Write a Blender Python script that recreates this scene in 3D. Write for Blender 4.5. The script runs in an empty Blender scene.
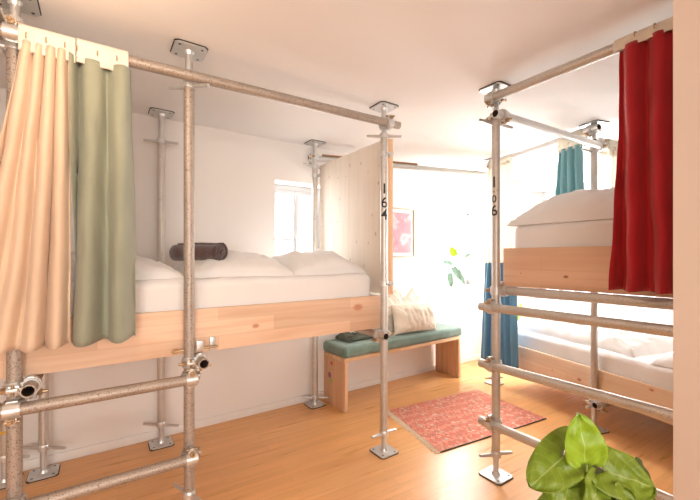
import bpy, bmesh, math, random
from mathutils import Vector, Matrix, noise
random.seed(7)
PI = math.pi
scene = bpy.context.scene
col = scene.collection
CAMH = 1.358
CEIL = 2.40
# room frame: U runs along the left wall, V points to that wall
P3o = Vector((0.2366, 2.588, 0)); U = Vector((.827, .562, 0)).normalized(); V = Vector((-U.y, U.x, 0)); ZZ = Vector((0, 0, 1))
def L(u, v, z=0.0): return P3o + U*u + V*v + ZZ*z
# frame of the right-hand far bunk
P5o = Vector((1.917, 2.922, 0)); Q = Vector((-.3316, .9434, 0)).normalized(); R = Vector((Q.y, -Q.x, 0))
def Rf(s, t, z=0.0): return P5o + Q*s + R*t + ZZ*z
ANG = math.atan2(U.y, U.x)
ANGQ = math.atan2(Q.y, Q.x)

# ------------------------------------------------------------ materials
def new_mat(name):
    m = bpy.data.materials.new(name); m.use_nodes = True
    nt = m.node_tree; b = nt.nodes['Principled BSDF']
    return m, nt, b
def N(nt, t, **kw):
    n = nt.nodes.new(t)
    for k, v in kw.items():
        if hasattr(n, k): setattr(n, k, v)
        else: n.inputs[k].default_value = v
    return n
def ramp(nt, stops):
    r = nt.nodes.new('ShaderNodeValToRGB'); e = r.color_ramp.elements
    while len(e) < len(stops): e.new(0.5)
    for i, (p, c) in enumerate(stops):
        e[i].position = p; e[i].color = (*c, 1) if len(c) == 3 else c
    return r
def coords(nt, rot=0.0, swz=None, scale=(1, 1, 1)):
    """world-metric coordinates turned by rot about Z; swz reorders the axes"""
    g = nt.nodes.new('ShaderNodeNewGeometry')
    m = nt.nodes.new('ShaderNodeVectorRotate'); m.rotation_type = 'Z_AXIS'
    m.inputs['Angle'].default_value = -rot
    nt.links.new(g.outputs['Position'], m.inputs['Vector'])
    s = nt.nodes.new('ShaderNodeSeparateXYZ'); nt.links.new(m.outputs[0], s.inputs[0])
    c = nt.nodes.new('ShaderNodeCombineXYZ')
    order = swz or 'XYZ'
    for i, a in enumerate(order):
        mu = N(nt, 'ShaderNodeMath', operation='MULTIPLY'); mu.inputs[1].default_value = scale[i]
        nt.links.new(s.outputs['XYZ'.index(a)], mu.inputs[0]); nt.links.new(mu.outputs[0], c.inputs[i])
    return c.outputs[0]
def plain(name, c, rough=.5, metal=0.0, var=.06, nscale=8, bump=0.0, bscale=40, sheen=0.0, trans=0.0):
    m, nt, b = new_mat(name)
    tc = nt.nodes.new('ShaderNodeTexCoord')
    n = N(nt, 'ShaderNodeTexNoise', Scale=nscale, Detail=4.0)
    nt.links.new(tc.outputs['Object'], n.inputs['Vector'])
    lo = tuple(max(0, x*(1-var)) for x in c); hi = tuple(min(1, x*(1+var)) for x in c)
    r = ramp(nt, [(.3, lo), (.7, hi)]); nt.links.new(n.outputs['Fac'], r.inputs[0])
    nt.links.new(r.outputs[0], b.inputs['Base Color'])
    b.inputs['Roughness'].default_value = rough; b.inputs['Metallic'].default_value = metal
    if sheen: b.inputs['Sheen Weight'].default_value = sheen
    if bump:
        n2 = N(nt, 'ShaderNodeTexNoise', Scale=bscale, Detail=5.0); nt.links.new(tc.outputs['Object'], n2.inputs['Vector'])
        bp = N(nt, 'ShaderNodeBump', Strength=bump, Distance=.01); nt.links.new(n2.outputs['Fac'], bp.inputs['Height'])
        nt.links.new(bp.outputs[0], b.inputs['Normal'])
    if trans:
        tl = nt.nodes.new('ShaderNodeBsdfTranslucent'); nt.links.new(r.outputs[0], tl.inputs['Color'])
        mx = nt.nodes.new('ShaderNodeMixShader'); mx.inputs[0].default_value = trans
        out = nt.nodes['Material Output']
        nt.links.new(b.outputs[0], mx.inputs[1]); nt.links.new(tl.outputs[0], mx.inputs[2]); nt.links.new(mx.outputs[0], out.inputs[0])
    return m
def galv(name, base, dark, spot=.45, metal=.75, rough=.42):
    m, nt, b = new_mat(name)
    tc = nt.nodes.new('ShaderNodeTexCoord')
    n1 = N(nt, 'ShaderNodeTexNoise', Scale=7.0, Detail=5.0); n2 = N(nt, 'ShaderNodeTexNoise', Scale=185.0, Detail=3.0)
    for n in (n1, n2): nt.links.new(tc.outputs['Object'], n.inputs['Vector'])
    r1 = ramp(nt, [(.3, tuple(x*.86 for x in base)), (.7, base)]); nt.links.new(n1.outputs['Fac'], r1.inputs[0])
    r2 = ramp(nt, [(spot-.06, (1, 1, 1)), (spot, (0, 0, 0))]); nt.links.new(n2.outputs['Fac'], r2.inputs[0])
    mx = nt.nodes.new('ShaderNodeMixRGB'); nt.links.new(r2.outputs[0], mx.inputs[0])
    nt.links.new(r1.outputs[0], mx.inputs[1]); mx.inputs[2].default_value = (*dark, 1)
    nt.links.new(mx.outputs[0], b.inputs['Base Color'])
    b.inputs['Metallic'].default_value = metal; b.inputs['Roughness'].default_value = rough
    bp = N(nt, 'ShaderNodeBump', Strength=.15, Distance=.004); nt.links.new(n2.outputs['Fac'], bp.inputs['Height']); nt.links.new(bp.outputs[0], b.inputs['Normal'])
    return m
def wood(name, rot, swz, light, dark, knot=None, kscale=5.0, kth=.05, strip=.09, blen=.7, rough=.55, joint=.10, kaspect=.6):
    """glued pine: coordinate 0 = grain, coordinate 1 = across"""
    m, nt, b = new_mat(name)
    v = coords(nt, rot, swz)
    br = N(nt, 'ShaderNodeTexBrick', Scale=1.0); br.inputs['Mortar Size'].default_value = 0.0012
    br.inputs['Brick Width'].default_value = blen; br.inputs['Row Height'].default_value = strip
    br.inputs['Color1'].default_value = (1, 1, 1, 1); br.inputs['Color2'].default_value = (1-joint*2, 1-joint*2.2, 1-joint*2.6, 1)
    br.inputs['Mortar'].default_value = (.82, .76, .70, 1); br.offset = .37
    nt.links.new(v, br.inputs['Vector'])
    mp = N(nt, 'ShaderNodeMapping'); mp.inputs['Scale'].default_value = (1.6, 26, 26); nt.links.new(v, mp.inputs['Vector'])
    n = N(nt, 'ShaderNodeTexNoise', Scale=1.0, Detail=6.0, Distortion=.6); nt.links.new(mp.outputs[0], n.inputs['Vector'])
    r = ramp(nt, [(.3, dark), (.62, light)]); nt.links.new(n.outputs['Fac'], r.inputs[0])
    mul = N(nt, 'ShaderNodeMixRGB', blend_type='MULTIPLY'); mul.inputs[0].default_value = 1.0
    nt.links.new(r.outputs[0], mul.inputs[1]); nt.links.new(br.outputs['Color'], mul.inputs[2])
    last = mul.outputs[0]
    if knot:
        mk = N(nt, 'ShaderNodeMapping'); mk.inputs['Scale'].default_value = (kaspect, 1, 1); nt.links.new(v, mk.inputs['Vector'])
        vo = N(nt, 'ShaderNodeTexVoronoi', voronoi_dimensions='2D', Scale=kscale); nt.links.new(mk.outputs[0], vo.inputs['Vector'])
        sp = nt.nodes.new('ShaderNodeSeparateColor'); nt.links.new(vo.outputs['Color'], sp.inputs[0])
        th = N(nt, 'ShaderNodeMath', operation='MULTIPLY'); th.inputs[1].default_value = kth*2; nt.links.new(sp.outputs[0], th.inputs[0])
        ls = N(nt, 'ShaderNodeMath', operation='DIVIDE'); nt.links.new(vo.outputs['Distance'], ls.inputs[0]); nt.links.new(th.outputs[0], ls.inputs[1])
        kr = ramp(nt, [(.45, (1, 1, 1)), (1.0, (0, 0, 0))]); nt.links.new(ls.outputs[0], kr.inputs[0])
        mx = nt.nodes.new('ShaderNodeMixRGB'); nt.links.new(kr.outputs[0], mx.inputs[0]); nt.links.new(last, mx.inputs[1]); mx.inputs[2].default_value = (*knot, 1)
        last = mx.outputs[0]
    nt.links.new(last, b.inputs['Base Color']); b.inputs['Roughness'].default_value = rough
    return m

M = {}
M['wall'] = plain('wall_plaster', (.84, .80, .765), .9, var=.015, nscale=2, bump=.05, bscale=25)
M['wall_warm'] = plain('warm_plaster', (.78, .65, .56), .9, var=.02, nscale=2, bump=.04)
M['ceil'] = plain('ceiling_paint', (.83, .81, .80), .92, var=.012, nscale=1.5)
M['white'] = plain('white_paint', (.84, .81, .78), .45, var=.02)
M['frame_white'] = plain('window_paint', (.62, .64, .66), .45, var=.02)
M['steel'] = galv('galvanised_steel', (.64, .61, .57), (.40, .37, .34), spot=.42, metal=.65)
M['steel_worn'] = galv('worn_steel', (.48, .41, .35), (.20, .155, .125), spot=.43, metal=.5, rough=.5)
M['steel_bright'] = galv('bright_zinc', (.68, .68, .67), (.42, .42, .40), spot=.36, metal=.7, rough=.36)
M['brass'] = plain('yellow_zinc', (.46, .33, .20), .35, .8, var=.2, nscale=30)
M['rubber'] = plain('black_rubber', (.02, .02, .02), .8)
M['black_paint'] = plain('stencil_paint', (.018, .014, .014), .6)
M['dark_in'] = plain('tube_inside', (.10, .065, .05), .8, .3)
M['board_u'] = wood('pine_board', ANG, 'XZY', (.86, .62, .45), (.78, .50, .33), (.58, .27, .16), 3.2, .06, .085, .85)
M['board_v'] = wood('pine_board_right', ANG, 'YZX', (.86, .58, .41), (.78, .47, .31), (.34, .14, .08), 4.2, .04, .08, .7)
M['board_q'] = wood('pine_board_far', ANGQ, 'XZY', (.90, .70, .52), (.82, .58, .40), (.48, .2, .1), 3.5, .035, .09, .8)
M['panel'] = wood('pale_softwood_panel', ANG, 'ZYX', (.84, .755, .66), (.80, .70, .60), (.56, .44, .36), 9.5, .055, .5, 4.0, .6, .015, .55)
M['panel_edge'] = wood('panel_edge_wood', ANG, 'ZXY', (.90, .60, .38), (.78, .45, .26), None, strip=.3, blen=4)
M['bench_end'] = wood('bench_end_wood', ANG, 'ZYX', (.82, .52, .32), (.68, .37, .20), (.38, .15, .07), 5, .05, .1, 1.5)
M['bench_top'] = wood('bench_slab_wood', ANG, 'XYZ', (.86, .60, .38), (.74, .46, .26), None, strip=.12, blen=1.5)
M['cream'] = plain('cream_cotton', (.84, .64, .47), .85, var=.03, nscale=3, bump=.15, bscale=90, sheen=.3, trans=.18)
M['ivory'] = plain('ivory_cotton', (.88, .84, .76), .85, var=.03, nscale=3, bump=.15, bscale=90, trans=.45)
M['header'] = plain('header_tape', (.82, .74, .64), .85, var=.03, bump=.2, bscale=120, trans=.05)
M['green'] = plain('sage_cotton', (.33, .345, .255), .85, var=.06, nscale=4, bump=.15, bscale=90, sheen=.2, trans=.08)
M['teal'] = plain('teal_cotton', (.26, .49, .53), .85, var=.06, nscale=4, bump=.15, sheen=.2, trans=.25)
M['blue'] = plain('blue_cotton', (.14, .34, .53), .85, var=.06, nscale=4, bump=.15, sheen=.2, trans=.12)
M['red'] = plain('red_velvet', (.42, .002, .010), .75, var=.12, nscale=5, bump=.1, sheen=.25)
M['sheet'] = plain('white_sheet', (.82, .80, .785), .9, var=.02, nscale=5, bump=.25, bscale=14, sheen=.1)
M['sheet_r'] = plain('white_linen', (.80, .78, .765), .9, var=.02, nscale=5, bump=.25, bscale=14, sheen=.1)
M['towel'] = plain('brown_terry', (.085, .04, .035), .95, var=.3, nscale=20, bump=.9, bscale=160, sheen=.5)
M['towel2'] = plain('dark_grey_terry', (.10, .075, .075), .95, var=.4, nscale=20, bump=.8, bscale=140, sheen=.4)
M['bench_fabric'] = plain('sage_upholstery', (.16, .245, .205), .85, var=.12, nscale=14, bump=.3, bscale=120, sheen=.3)
M['dark_cloth'] = plain('dark_olive_cloth', (.075, .085, .06), .9, var=.4, nscale=14, bump=.5, bscale=50)
M['cushion'] = plain('cream_cushion_cotton', (.84, .76, .64), .9, var=.04, nscale=6, bump=.25, bscale=30, sheen=.2)
M['cushion2'] = plain('ivory_cushion_cotton', (.84, .80, .70), .9, var=.03, nscale=6, bump=.25, bscale=30, sheen=.2)
M['terracotta'] = plain('terracotta', (.55, .25, .14), .8, var=.1)
M['potwhite'] = plain('white_ceramic', (.85, .85, .84), .3, var=.02)
M['soil'] = plain('soil', (.05, .03, .02), .95, var=.4, nscale=40, bump=.8, bscale=60)
M['stem'] = plain('plant_stem', (.20, .30, .07), .5, var=.15)
M['stem_pale'] = plain('pale_stem', (.35, .40, .30), .5, var=.15)
M['lampglass'] = plain('lamp_socket', (.8, .8, .78), .4)
M['tape_y'] = plain('yellow_tape', (.80, .50, .08), .5)
M['batten'] = plain('brown_batten', (.40, .22, .12), .6, var=.15, nscale=12)
M['mat'] = plain('picture_mount', (.86, .85, .82), .7, var=.01)
M['pframe'] = plain('picture_frame_wood', (.48, .40, .30), .5, var=.1)
M['stickr'] = plain('red_sticker', (.65, .12, .10), .5); M['stickb'] = plain('blue_sticker', (.10, .16, .42), .5); M['stickg'] = plain('green_sticker', (.45, .48, .15), .5)

def leaf_mat(name, c1, c2, vein):
    m, nt, b = new_mat(name)
    uv = nt.nodes.new('ShaderNodeUVMap')
    sp = nt.nodes.new('ShaderNodeSeparateXYZ'); nt.links.new(uv.outputs[0], sp.inputs[0])
    # u: 0..1 across, v: 0..1 along; side veins slope towards the tip
    a = N(nt, 'ShaderNodeMath', operation='SUBTRACT'); nt.links.new(sp.outputs[0], a.inputs[0]); a.inputs[1].default_value = .5
    ab = N(nt, 'ShaderNodeMath', operation='ABSOLUTE'); nt.links.new(a.outputs[0], ab.inputs[0])
    rib = N(nt, 'ShaderNodeMath', operation='LESS_THAN'); nt.links.new(ab.outputs[0], rib.inputs[0]); rib.inputs[1].default_value = .014
    k = N(nt, 'ShaderNodeMath', operation='MULTIPLY'); nt.links.new(ab.outputs[0], k.inputs[0]); k.inputs[1].default_value = .75
    d = N(nt, 'ShaderNodeMath', operation='SUBTRACT'); nt.links.new(sp.outputs[1], d.inputs[0]); nt.links.new(k.outputs[0], d.inputs[1])
    f = N(nt, 'ShaderNodeMath', operation='MULTIPLY'); nt.links.new(d.outputs[0], f.inputs[0]); f.inputs[1].default_value = 7.0
    fr = N(nt, 'ShaderNodeMath', operation='FRACT'); nt.links.new(f.outputs[0], fr.inputs[0])
    vv = N(nt, 'ShaderNodeMath', operation='LESS_THAN'); nt.links.new(fr.outputs[0], vv.inputs[0]); vv.inputs[1].default_value = .07
    hv = N(nt, 'ShaderNodeMath', operation='MULTIPLY'); nt.links.new(vv.outputs[0], hv.inputs[0]); hv.inputs[1].default_value = .45
    mxv = N(nt, 'ShaderNodeMath', operation='MAXIMUM'); nt.links.new(rib.outputs[0], mxv.inputs[0]); nt.links.new(hv.outputs[0], mxv.inputs[1])
    tc = nt.nodes.new('ShaderNodeTexCoord'); n = N(nt, 'ShaderNodeTexNoise', Scale=18.0, Detail=3.0); nt.links.new(tc.outputs['Object'], n.inputs['Vector'])
    r = ramp(nt, [(.3, c1), (.7, c2)]); nt.links.new(n.outputs['Fac'], r.inputs[0])
    mx = nt.nodes.new('ShaderNodeMixRGB'); nt.links.new(mxv.outputs[0], mx.inputs[0]); nt.links.new(r.outputs[0], mx.inputs[1]); mx.inputs[2].default_value = (*vein, 1)
    nt.links.new(mx.outputs[0], b.inputs['Base Color']); b.inputs['Roughness'].default_value = .38
    tl = nt.nodes.new('ShaderNodeBsdfTranslucent'); nt.links.new(mx.outputs[0], tl.inputs['Color'])
    ms = nt.nodes.new('ShaderNodeMixShader'); ms.inputs[0].default_value = .3
    nt.links.new(b.outputs[0], ms.inputs[1]); nt.links.new(tl.outputs[0], ms.inputs[2]); nt.links.new(ms.outputs[0], nt.nodes['Material Output'].inputs[0])
    return m
M['leaf'] = leaf_mat('leaf_green', (.19, .29, .015), (.29, .41, .035), (.42, .50, .16))
M['leaf_bright'] = leaf_mat('leaf_young', (.30, .50, .02), (.38, .58, .04), (.52, .68, .18))
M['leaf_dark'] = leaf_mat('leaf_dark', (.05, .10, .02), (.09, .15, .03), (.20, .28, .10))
M['leaf_grey'] = leaf_mat('leaf_grey_green', (.22, .34, .26), (.34, .44, .36), (.5, .58, .5))

# glass: clear pane with a weak reflection
m = bpy.data.materials.new('window_glass'); m.use_nodes = True; nt = m.node_tree; nt.nodes.clear()
o_ = nt.nodes.new('ShaderNodeOutputMaterial'); tr = nt.nodes.new('ShaderNodeBsdfTransparent'); gl = nt.nodes.new('ShaderNodeBsdfGlossy'); gl.inputs['Roughness'].default_value = .02
mx = nt.nodes.new('ShaderNodeMixShader'); mx.inputs[0].default_value = .06
nt.links.new(tr.outputs[0], mx.inputs[1]); nt.links.new(gl.outputs[0], mx.inputs[2]); nt.links.new(mx.outputs[0], o_.inputs[0]); M['glass'] = m
# lamp shade that glows
m, nt, b = new_mat('lamp_opal'); b.inputs['Base Color'].default_value = (.9, .85, .75, 1); b.inputs['Emission Color'].default_value = (1, .82, .60, 1); b.inputs['Emission Strength'].default_value = 2; M['opal'] = m

# floor: long oak parquet strips
m, nt, b = new_mat('oak_floor')
v = coords(nt, ANG-.04, 'XYZ')
br = N(nt, 'ShaderNodeTexBrick', Scale=1.0); br.inputs['Mortar Size'].default_value = .0011; br.inputs['Brick Width'].default_value = .9; br.inputs['Row Height'].default_value = .072; br.offset = .41
br.inputs['Color1'].default_value = (.88, .47, .19, 1); br.inputs['Color2'].default_value = (.80, .42, .165, 1); br.inputs['Mortar'].default_value = (.68, .35, .14, 1)
nt.links.new(v, br.inputs['Vector'])
mp = N(nt, 'ShaderNodeMapping'); mp.inputs['Scale'].default_value = (1.8, 30, 1); nt.links.new(v, mp.inputs['Vector'])
n = N(nt, 'ShaderNodeTexNoise', Scale=1.0, Detail=6.0, Distortion=.5); nt.links.new(mp.outputs[0], n.inputs['Vector'])
r = ramp(nt, [(.3, (.84, .82, .80)), (.7, (1.0, 1.0, 1.0))]); nt.links.new(n.outputs['Fac'], r.inputs[0])
mul = N(nt, 'ShaderNodeMixRGB', blend_type='MULTIPLY'); mul.inputs[0].default_value = 1; nt.links.new(br.outputs['Color'], mul.inputs[1]); nt.links.new(r.outputs[0], mul.inputs[2])
nt.links.new(mul.outputs[0], b.inputs['Base Color']); b.inputs['Roughness'].default_value = .36
rr = ramp(nt, [(.3, (.26,)*3), (.7, (.38,)*3)]); nt.links.new(n.outputs['Fac'], rr.inputs[0]); nt.links.new(rr.outputs[0], b.inputs['Roughness'])
M['floor'] = m

# rug: red kilim with a broken diagonal motif
m, nt, b = new_mat('kilim_weave')
uv = nt.nodes.new('ShaderNodeUVMap')
mp = N(nt, 'ShaderNodeMapping'); mp.inputs['Scale'].default_value = (1.12, .75, 1); nt.links.new(uv.outputs[0], mp.inputs['Vector'])
mp2 = N(nt, 'ShaderNodeMapping'); mp2.inputs['Rotation'].default_value = (0, 0, PI/4); mp2.inputs['Scale'].default_value = (15, 15, 1); nt.links.new(mp.outputs[0], mp2.inputs['Vector'])
ch = N(nt, 'ShaderNodeTexChecker', Scale=1.0); ch.inputs['Color1'].default_value = (.60, .20, .135, 1); ch.inputs['Color2'].default_value = (.68, .27, .19, 1); nt.links.new(mp2.outputs[0], ch.inputs['Vector'])
vo = N(nt, 'ShaderNodeTexVoronoi', Scale=42.0, distance='MANHATTAN'); nt.links.new(mp.outputs[0], vo.inputs['Vector'])
sp = nt.nodes.new('ShaderNodeSeparateColor'); nt.links.new(vo.outputs['Color'], sp.inputs[0])
r = nt.nodes.new('ShaderNodeValToRGB'); r.color_ramp.interpolation = 'CONSTANT'; e = r.color_ramp.elements
cs = [(0, (.58, .17, .12)), (.45, (.66, .26, .18)), (.62, (.72, .48, .36)), (.76, (.38, .20, .15)), (.84, (.60, .18, .13)), (.93, (.46, .42, .32))]
while len(e) < len(cs): e.new(.5)
for i, (p, c) in enumerate(cs): e[i].position = p; e[i].color = (*c, 1)
nt.links.new(sp.outputs[0], r.inputs[0])
wv = N(nt, 'ShaderNodeTexChecker', Scale=1.0); mp3 = N(nt, 'ShaderNodeMapping'); mp3.inputs['Rotation'].default_value = (0, 0, PI/4); mp3.inputs['Scale'].default_value = (30, 30, 1); nt.links.new(mp.outputs[0], mp3.inputs['Vector']); nt.links.new(mp3.outputs[0], wv.inputs['Vector'])
mx = nt.nodes.new('ShaderNodeMixRGB'); nt.links.new(wv.outputs['Fac'], mx.inputs[0]); nt.links.new(ch.outputs[0], mx.inputs[1]); nt.links.new(r.outputs[0], mx.inputs[2])
nt.links.new(mx.outputs[0], b.inputs['Base Color']); b.inputs['Roughness'].default_value = .95
bp = N(nt, 'ShaderNodeBump', Strength=.4, Distance=.004); nt.links.new(vo.outputs['Distance'], bp.inputs['Height']); nt.links.new(bp.outputs[0], b.inputs['Normal'])
M['rug'] = m
M['fringe'] = plain('fringe_cotton', (.80, .66, .50), .9, var=.15, nscale=60)

# pink abstract print
m, nt, b = new_mat('pink_print')
g = coords(nt, ANG, 'XZY', (3.2, 3.2, 3.2))
n = N(nt, 'ShaderNodeTexNoise', Scale=1.6, Detail=3.0, Distortion=.8); nt.links.new(g, n.inputs['Vector'])
r = ramp(nt, [(.35, (.40, .18, .22)), (.52, (.48, .26, .30)), (.60, (.62, .48, .52))]); nt.links.new(n.outputs['Fac'], r.inputs[0]); nt.links.new(r.outputs[0], b.inputs['Base Color'])
M['print'] = m

# ------------------------------------------------------------ mesh building
WL = {}
def rootpos(o): return WL[o.name] if o else Vector((0, 0, 0))
class MB:
    def __init__(s): s.bm = bmesh.new()
    def box(s, c, size, ax=None, mi=0, bev=0.0):
        """box centred at c; ax = three axes; bev bevels its edges"""
        X, Y, Z = ax or (Vector((1, 0, 0)), Vector((0, 1, 0)), ZZ)
        t = bmesh.new(); bmesh.ops.create_cube(t, size=1)
        for v in t.verts: v.co = Vector((v.co.x*size[0], v.co.y*size[1], v.co.z*size[2]))
        if bev: bmesh.ops.bevel(t, geom=t.edges[:], offset=bev, segments=2, affect='EDGES', profile=.6)
        for v in t.verts: v.co = Vector(c) + X*v.co.x + Y*v.co.y + Z*v.co.z
        s.merge(t, mi); return s
    def merge(s, t, mi=0):
        mp = {}
        for v in t.verts: mp[v] = s.bm.verts.new(v.co)
        for f in t.faces:
            try: nf = s.bm.faces.new([mp[v] for v in f.verts]); nf.material_index = mi
            except ValueError: pass
        t.free()
    def cyl(s, a, b, r, r2=None, seg=16, mi=0, cap=True):
        a, b = Vector(a), Vector(b); r2 = r if r2 is None else r2
        d = (b-a).normalized(); x = d.orthogonal().normalized(); y = d.cross(x)
        A = [s.bm.verts.new(a+x*r*math.cos(2*PI*i/seg)+y*r*math.sin(2*PI*i/seg)) for i in range(seg)]
        B = [s.bm.verts.new(b+x*r2*math.cos(2*PI*i/seg)+y*r2*math.sin(2*PI*i/seg)) for i in range(seg)]
        for i in range(seg):
            j = (i+1) % seg; f = s.bm.faces.new((A[i], A[j], B[j], B[i])); f.material_index = mi
        if cap:
            s.bm.faces.new(A[::-1]).material_index = mi; s.bm.faces.new(B).material_index = mi
        return s
    def pipe(s, a, b, r=.0255, ri=.0205, seg=24, mi=0, mi_in=1):
        """hollow tube with open ends"""
        a, b = Vector(a), Vector(b); d = (b-a).normalized(); x = d.orthogonal().normalized(); y = d.cross(x)
        rings = []
        for p, rr in ((a, r), (b, r), (b, ri), (a, ri)):
            rings.append([s.bm.verts.new(p+x*rr*math.cos(2*PI*i/seg)+y*rr*math.sin(2*PI*i/seg)) for i in range(seg)])
        for k in range(4):
            A, B = rings[k], rings[(k+1) % 4]
            for i in range(seg):
                j = (i+1) % seg; f = s.bm.faces.new((A[i], A[j], B[j], B[i])); f.material_index = mi_in if k == 2 else mi
        return s
    def lathe(s, c, prof, seg=28, mi=0):
        rings = []
        for r, z in prof:
            rings.append([s.bm.verts.new(Vector(c)+Vector((r*math.cos(2*PI*i/seg), r*math.sin(2*PI*i/seg), z))) for i in range(seg)])
        for A, B in zip(rings, rings[1:]):
            for i in range(seg):
                j = (i+1) % seg; s.bm.faces.new((A[i], A[j], B[j], B[i])).material_index = mi
        return s
    def path(s, pts, r, seg=8, mi=0):
        for a, b in zip(pts, pts[1:]): s.cyl(a, b, r, seg=seg, mi=mi)
        return s
    def build(s, name, mats, parent=None, loc=None, sharp=35, **tags):
        bm = s.bm; bmesh.ops.recalc_face_normals(bm, faces=bm.faces[:])
        if loc is None:
            n = len(bm.verts); c = sum((v.co for v in bm.verts), Vector())/max(n, 1)
            loc = c
            if parent is None: loc = Vector((c.x, c.y, min(v.co.z for v in bm.verts)))
        loc = Vector(loc)
        for v in bm.verts: v.co -= loc
        for f in bm.faces: f.smooth = True
        for e in bm.edges:
            if len(e.link_faces) == 2: e.smooth = e.calc_face_angle(0) < math.radians(sharp)
        me = bpy.data.meshes.new(name); bm.to_mesh(me); bm.free()
        for mt in (mats if isinstance(mats, (list, tuple)) else [mats]): me.materials.append(M[mt] if isinstance(mt, str) else mt)
        o = bpy.data.objects.new(name, me); col.objects.link(o)
        o.location = loc - rootpos(parent); o.parent = parent; WL[o.name] = loc
        for k, v in tags.items(): o[k] = v
        return o
def empty(name, loc, label, cat, group=None):
    o = bpy.data.objects.new(name, None); col.objects.link(o); o.empty_display_size = .1
    o.location = loc; WL[o.name] = Vector(loc); o['label'] = label; o['category'] = cat
    if group: o['group'] = group
    return o
AXL = (U, V, ZZ); AXR = (Q, R, ZZ)

# ------------------------------------------------------------ scaffold pieces
def plate(parent, p, z, up, axes=AXL, steel='steel_bright', dirn=None):
    """steel foot or head plate with its black rubber pad; up = +1 on the floor, -1 at the ceiling"""
    c = Vector((p.x, p.y, 0)); m = MB(); X, Y, _ = axes; h = .075; k = .016
    def slab(z0, z1, h, mi):
        pts = [(h-k, -h), (h, -h+k), (h, h-k), (h-k, h), (-h+k, h), (-h, h-k), (-h, -h+k), (-h+k, -h)]
        A = [m.bm.verts.new(c+X*a+Y*b+ZZ*z0) for a, b in pts]; B = [m.bm.verts.new(c+X*a+Y*b+ZZ*z1) for a, b in pts]
        for i in range(8): m.bm.faces.new((A[i], A[(i+1) % 8], B[(i+1) % 8], B[i])).material_index = mi
        m.bm.faces.new(A).material_index = mi; m.bm.faces.new(B).material_index = mi
    slab(z+up*.0005, z+up*.004, .079, 1); slab(z+up*.004, z+up*.011, .075, 0)
    for a in (-1, 1):
        for b in (-1, 1):
            q = c+X*a*.052+Y*b*.052
            m.cyl(q+ZZ*(z+up*.0105), q+ZZ*(z+up*.0116), .0065, seg=12, mi=1)
    m.cyl(c+ZZ*(z+up*.011), c+ZZ*(z+up*.03), .026, .020, seg=16)
    m.build('base_plate' if up > 0 else 'ceiling_plate', [steel, 'rubber'], parent)
def collar(parent, p, z, ang=0.3, steel='steel_bright'):
    m = MB(); c = Vector((p.x, p.y, z))
    m.cyl(c-ZZ*.012, c+ZZ*.012, .031, seg=18); m.cyl(c+ZZ*.012, c+ZZ*.022, .031, .027, seg=18)
    d = Vector((math.cos(ang), math.sin(ang), 0))
    for s_, dz in ((1, -.012), (-1, .012)):
        a = c+d*s_*.026; b = c+d*s_*.122+ZZ*dz
        m.cyl(a, b, .012, .009, seg=10)
    m.build('jack_collar', steel, parent)
def jack(parent, p, zp, zc, up, ang, axes=AXL, steel='steel_bright', withcollar=True):
    plate(parent, p, zp, up, axes, steel)
    m = MB(); a = Vector((p.x, p.y, zp+up*.012)); b = Vector((p.x, p.y, zc+up*.03))
    m.cyl(a, b, .0165, seg=16)
    n = max(2, int(abs(zc-zp)/.009))
    for i in range(2, n):                       # thread ridges
        z = zp+up*(.02+i*.009)
        if abs(z-zp) > abs(zc-zp): break
        m.cyl((p.x, p.y, z-.0018), (p.x, p.y, z+.0018), .0185, seg=12)
    m.build('jack_screw', steel, parent)
    if withcollar: collar(parent, p, zc, ang, steel)
def post(parent, p, zb=.15, zt=2.2, steel='steel', axes=AXL, ang=(.3, .4), botcollar=True, name='post'):
    p = Vector((p.x, p.y, 0)); m = MB(); m.pipe(p+ZZ*(zb+.006), p+ZZ*(zt-.006))
    o = m.build(name, [steel, 'dark_in'], parent, loc=p+ZZ*zb)
    jack(o, p, 0.0, zb, 1, ang[0], axes, withcollar=botcollar)
    jack(o, p, CEIL, zt, -1, ang[1], axes)
    return o
def coupler(parent, ca, da, cb, db, steel='steel_bright', flip=1):
    """two hinged sleeves with bolts where tube a (axis da) passes tube b (axis db)"""
    ca, cb, da, db = Vector(ca), Vector(cb), Vector(da).normalized(), Vector(db).normalized()
    m = MB()
    for c, d in ((ca, da), (cb, db)):
        m.pipe(c-d*.026, c+d*.026, .0325, .0262, seg=20, mi=0, mi_in=0); m.pipe(c-d*.012, c+d*.012, .0355, .0262, seg=20, mi=0, mi_in=0)
    g = (cb-ca); mid = (ca+cb)/2
    if g.length > .02:
        gn = g.normalized(); x = da; y = gn.cross(da).normalized()
        m.box(mid, (.044, .05, .012), (x, y, gn), bev=.003)
    # bolts standing off each sleeve
    for c, d, o in ((ca, da, (cb-ca)), (cb, db, (ca-cb))):
        if o.length < 1e-4: o = d.orthogonal()
        on = o.normalized(); s_ = d.cross(on).normalized()*flip
        base = c + s_*.034
        m.box(base, (.030, .012, .040), (d, s_, on), bev=.003)
        m.cyl(base-on*.055, base+on*.03, .0065, seg=10, mi=1)
        m.cyl(base-on*.036, base-on*.018, .0135, seg=6, mi=1); m.cyl(base-on*.019, base-on*.015, .017, seg=14, mi=0)
        m.box(base+s_*.012, (.014, .020, .034), (d, s_, on), bev=.003); m.cyl(base+s_*.012-d*.022, base+s_*.012+d*.022, .006, seg=10, mi=1)
        m.box(c-s_*.033, (.036, .010, .022), (d, s_, on), bev=.002)
    return m.build('coupler', [steel, 'brass'], parent)
def rail(parent, a, b, steel='steel', name='rail'):
    m = MB(); m.pipe(a, b); return m.build(name, [steel, 'dark_in'], parent)

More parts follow.
